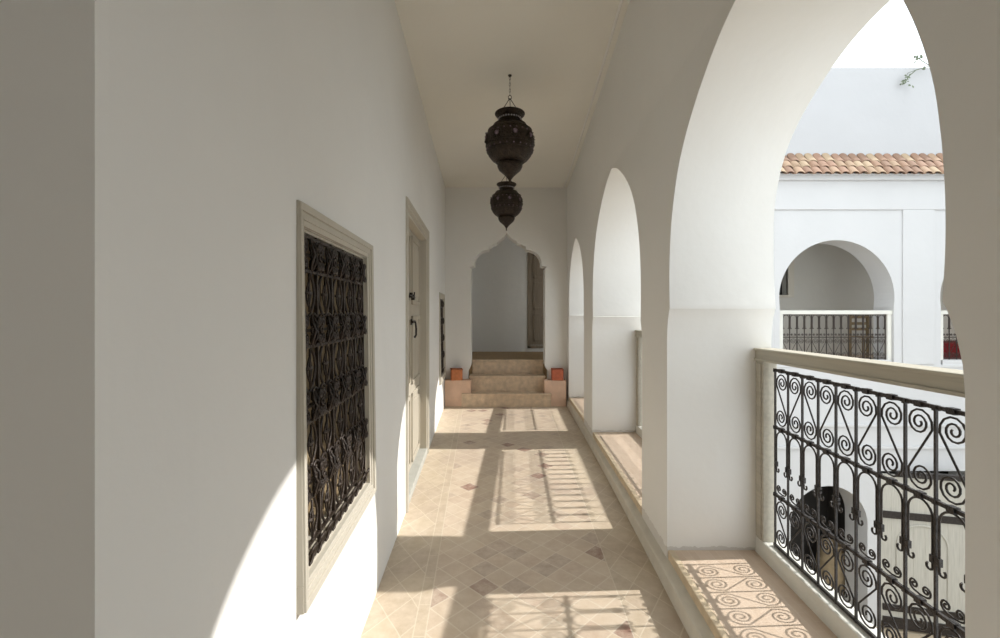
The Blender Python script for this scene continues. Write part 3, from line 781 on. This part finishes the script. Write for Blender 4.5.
# roof tiles over the cornice: three courses of round tiles
def tile_roof():
    me_attr = []
    mb = MB(); w = .170; rows = 3; run = .17; rise = .155
    cols = []
    pal = [(.27,.15,.095),(.33,.22,.14),(.24,.13,.085),(.42,.31,.20),(.31,.175,.12),(.22,.12,.08),(.38,.25,.165)]
    n = int((12.1-1.4)/w)
    for r in range(rows):
        yb = YF-.24+r*.10; zb = 3.86+r*.138
        for i in range(n):
            x = 1.4+w*(i+.5)+random.uniform(-.008, .008)+.02*r; c = random.choice(pal); k0 = len(mb.f)
            R0 = .090; R1 = .074; seg = 7; L = .15; tz = random.uniform(-.006, .006)
            for s_ in range(seg):
                a0 = PI*s_/seg; a1 = PI*(s_+1)/seg
                def pt(R, a, t_): return (x+R*math.cos(a), yb+L*t_, zb+tz+L*t_*1.25+R*math.sin(a)*.6)
                mb.quad(pt(R0, a0, 0), pt(R0, a1, 0), pt(R1, a1, 1), pt(R1, a0, 1))
                mb.quad(pt(R0-.016, a0, 0), pt(R0-.016, a1, 0), pt(R0, a1, 0), pt(R0, a0, 0))
                mb.quad(pt(R0-.016, a0, 0), pt(R0-.016, a1, 0), pt(R1-.016, a1, 1), pt(R1-.016, a0, 1))
            cols += [c]*(len(mb.f)-k0)
            # pan tile between
            k0 = len(mb.f); c = random.choice(pal)
            for s_ in range(4):
                a0 = PI+PI*s_/4; a1 = PI+PI*(s_+1)/4
                def pt2(R, a, t_): return (x+w/2+R*math.cos(a), yb+.02+L*t_, zb+.03+L*t_*1.25+R*math.sin(a)*.45)
                mb.quad(pt2(.07, a0, 0), pt2(.07, a1, 0), pt2(.07, a1, 1), pt2(.07, a0, 1))
            cols += [c]*(len(mb.f)-k0)
    m = bpy.data.materials.new('terracotta_roof_tile'); m.use_nodes = True; g = NG(m)
    at = g.n('ShaderNodeAttribute'); at.attribute_name = 'tint'; b = g.N['Principled BSDF']; b.inputs['Roughness'].default_value = .85
    tc = g.n('ShaderNodeTexCoord'); no = g.n('ShaderNodeTexNoise'); no.inputs['Scale'].default_value = 14; no.inputs['Detail'].default_value = 5
    g.L.new(tc.outputs['Object'], no.inputs['Vector'])
    g.L.new(g.mix(g.math('MULTIPLY', no.outputs['Fac'], .5), at.outputs['Color'], (.33, .245, .17, 1)), b.inputs['Base Color'])
    me = mb.mesh('roof_tiles', m, fix=False)
    ca = me.color_attributes.new('tint', 'FLOAT_COLOR', 'CORNER')
    for p, c in zip(me.polygons, cols):
        for li in p.loop_indices: ca.data[li].color = c+(1,)
    return me
t = thing('tiled_eave', 'row of curved terracotta roof tiles capping the wall across the courtyard', 'roof tiles', (0, 0, 0))
put('roof_tiles', tile_roof(), t)
mb = MB(); mb.prism([(YF-.20, 3.875), (YF+.12, 3.875), (YF+.12, 4.08)], lambda y, z: (1.42, y, z), lambda y, z: (12.15, y, z)); mb.build('mortar_bed', M['facade'], t)

# far railings
SF = .1414
def far_railing(xc, hw, label):
    n = 14; t = thing('far_balcony_railing', label, 'railing', (xc-n*SF/2-.04, YF+.08, .385), 0, 'railings across the courtyard')
    ir = M['rust']
    Zm = .43; Zt = .86
    for nm, z in (('bottom_bar', .03), ('middle_bar', Zm), ('top_bar', Zt)): put(nm, flat_rail(n*SF, r=.009).mesh(nm, ir), t, (.04, 0, z))
    bmh = bar_mesh(Zt, r=.007, joints=(Zm,), det='low').mesh('bar', ir)
    for i in range(n+1): put('bar', bmh, t, (.04+i*SF, 0, 0))
    lo = s_scroll(Zm-.04, w=SF, det='low', r=.005).mesh('scroll', ir); hp = hoop(Zt-Zm, w=SF, foot=.17, r=.006, det='low').mesh('hoop', ir); sm = small_scrolls(w=SF, det='low', r=.005).mesh('small_scroll', ir)
    for i in range(n):
        fl = i % 2
        put('scroll', lo, t, (.04+(i+fl)*SF, 0, .03), scale=((-1 if fl else 1), 1, 1)); put('hoop', hp, t, (.04+i*SF, 0, Zm)); put('small_scroll', sm, t, (.04+i*SF, 0, Zm+.008))
    mb = MB(); mb.box((-.06, -.05, Zt+.01), (n*SF+.14, .06, Zt+.085)); mb.build('handrail', M['curb'], t, bevel=.006)
    for x in (-.05, n*SF+.05):
        mb = MB(); mb.box((x, -.04, 0), (x+.08, .05, Zt+.01)); mb.build('post', M['curb'], t, bevel=.004)
    return t
far_railing(6.42, 1.05, 'iron railing framed in the round arch across the courtyard')
far_railing(9.49, 1.05, 'iron railing with red cloth behind it at the right across the courtyard')

# red cloth over low bench at right, chair behind the far railing
t = thing('bench', 'low bench under dark red cloth behind the right railing across the courtyard', 'bench', (9.2, YF+.42, base))
mb = MB(); mb.box((-.75, -.18, .30), (.75, .18, .42)); mb.build('cushion', M['red'], t, bevel=.03)
mb = MB(); mb.box((-.75, -.17, .06), (.75, .17, .30)); mb.build('red_skirt', M['red'], t, bevel=.01)
for sx in (-1, 1):
    for sy in (-1, 1):
        mb = MB(); mb.box((sx*.68-.03, sy*.13-.03, 0), (sx*.68+.03, sy*.13+.03, .07)); mb.build('leg', M['shutter'], t)
t = thing('wooden_chair', 'brown wooden chair behind the railing of the arch across the courtyard', 'chair', (7.82, YF+1.05, base))
for sx in (-1, 1):
    mb = MB(); mb.box((sx*.19-.02, -.2, 0), (sx*.19+.02, -.16, .45)); mb.build('leg', M['shutter'], t)
    mb = MB(); mb.box((sx*.19-.02, .16, 0), (sx*.19+.02, .2, .95)); mb.build('leg', M['shutter'], t)
mb = MB(); mb.box((-.22, -.21, .45), (.22, .2, .485)); mb.build('seat', M['shutter'], t, bevel=.005)
mb = MB(); 
for z in (.6, .72, .86): mb.box((-.18, .165, z), (.18, .19, z+.06))
mb.build('backrest', M['shutter'], t, bevel=.004)

# gate leaf ajar in the ground-floor doorway
t = thing('courtyard_gate', 'pale grey wooden gate with dark iron straps standing ajar on the ground floor', 'gate', (g0, YF-.02, GR), math.radians(-14))
GW, GH = 1.42, gtop-GR-.05
mb = MB(); mb.box((0, 0, .14), (GW, .07, GH))
for i in range(1, 8): mb.box((GW*i/8-.004, -.004, .14), (GW*i/8+.004, .002, GH))
mb.build('leaf', M['gatewood'], t, bevel=.004)
for nm, z, th in (('strap', GH+GR and FH(513)-GR, .13), ('strap', .42, .12), ('strap', .14, .2)):
    mb = MB(); mb.box((.03, -.03, z-th/2), (GW-.05, -.001, z+th/2)); mb.build(nm, M['iron'], t, bevel=.004)
mb = MB(); mb.box((.25, -.05, GH-.02), (GW+.05, .05, GH+.08)); mb.build('lintel_strap', M['iron'], t, bevel=.004)
mb = MB(); cxg, rg, hz = .66, .40, FH(521)-GR-.40
mb.tube([(cxg-rg, -.01, .62)]+[(cxg+rg*math.cos(PI-PI*i/16), -.01, hz+rg*math.sin(PI-PI*i/16)) for i in range(17)]+[(cxg+rg, -.01, .62)], .018, 6)
mb.build('wicket_moulding', M['gatewood'], t)
# little carved lattice beside the gate
t = thing('lattice_panel', 'small pale carved lattice panel low beside the courtyard gate', 'lattice', (8.60, YF-.08, -3.78))
mb = MB()
for i in range(4): mb.box((i*.13, 0, 0), (i*.13+.02, .02, .52))
for j in range(5): mb.box((0, 0, j*.125), (.41, .02, j*.125+.02))
mb.build('frame', M['gatewood'], t)
mb = MB()
for i in range(3):
    for j in range(4):
        c0 = (i*.13+.075, .01, j*.125+.072)
        mb.tube([(c0[0]+.045*math.cos(a), .01, c0[2]+.045*math.sin(a)) for a in [2*PI*q/10 for q in range(11)]], .010, 5)
mb.build('roundels', M['gatewood'], t)

# sprig over the far parapet
t = thing('leafy_branch', 'thin leafy sprig hanging over the top of the far parapet', 'branch', (FX(940, YF), YF+.10, FH(70, YF)))
mb = MB()
def br(pts, r):
    mb.tube(pts, r, 4)
o_ = Vector((0, 0, 0))
KB = YF/F
def q(px, py, dy=0): return ((px-940)*KB, -.1+dy, -(py-70)*KB)
br([(0.4, .0, -.1), q(945, 62), q(930, 66), q(916, 70), q(909, 76), q(904, 84)], .010)
br([q(930, 66), q(924, 62), q(918, 58), q(914, 56)], .007)
br([q(916, 70), q(908, 73), q(905, 78)], .006)
mb.build('stem', M['leaf'], t)
mb = MB()
for (px, py, n_) in ((904, 83, 7), (908, 80, 5), (907, 76, 4), (918, 57, 7), (915, 60, 4), (920, 60, 5), (922, 68, 3), (911, 86, 2)):
    for k in range(n_):
        a = random.uniform(0, 2*PI); l = random.uniform(.04, .08); c0 = Vector(q(px+random.uniform(-1.5, 1.5), py+random.uniform(-1.5, 1.5), random.uniform(-.04, .04)))
        d = Vector((math.cos(a), random.uniform(-.4, .4), math.sin(a))).normalized()*l; s_ = Vector((-d.z, .01, d.x))*.35
        mb.quad(c0, c0+d*.5+s_, c0+d, c0+d*.5-s_)
mb.build('leaves', M['leaf'], t, fix=False)
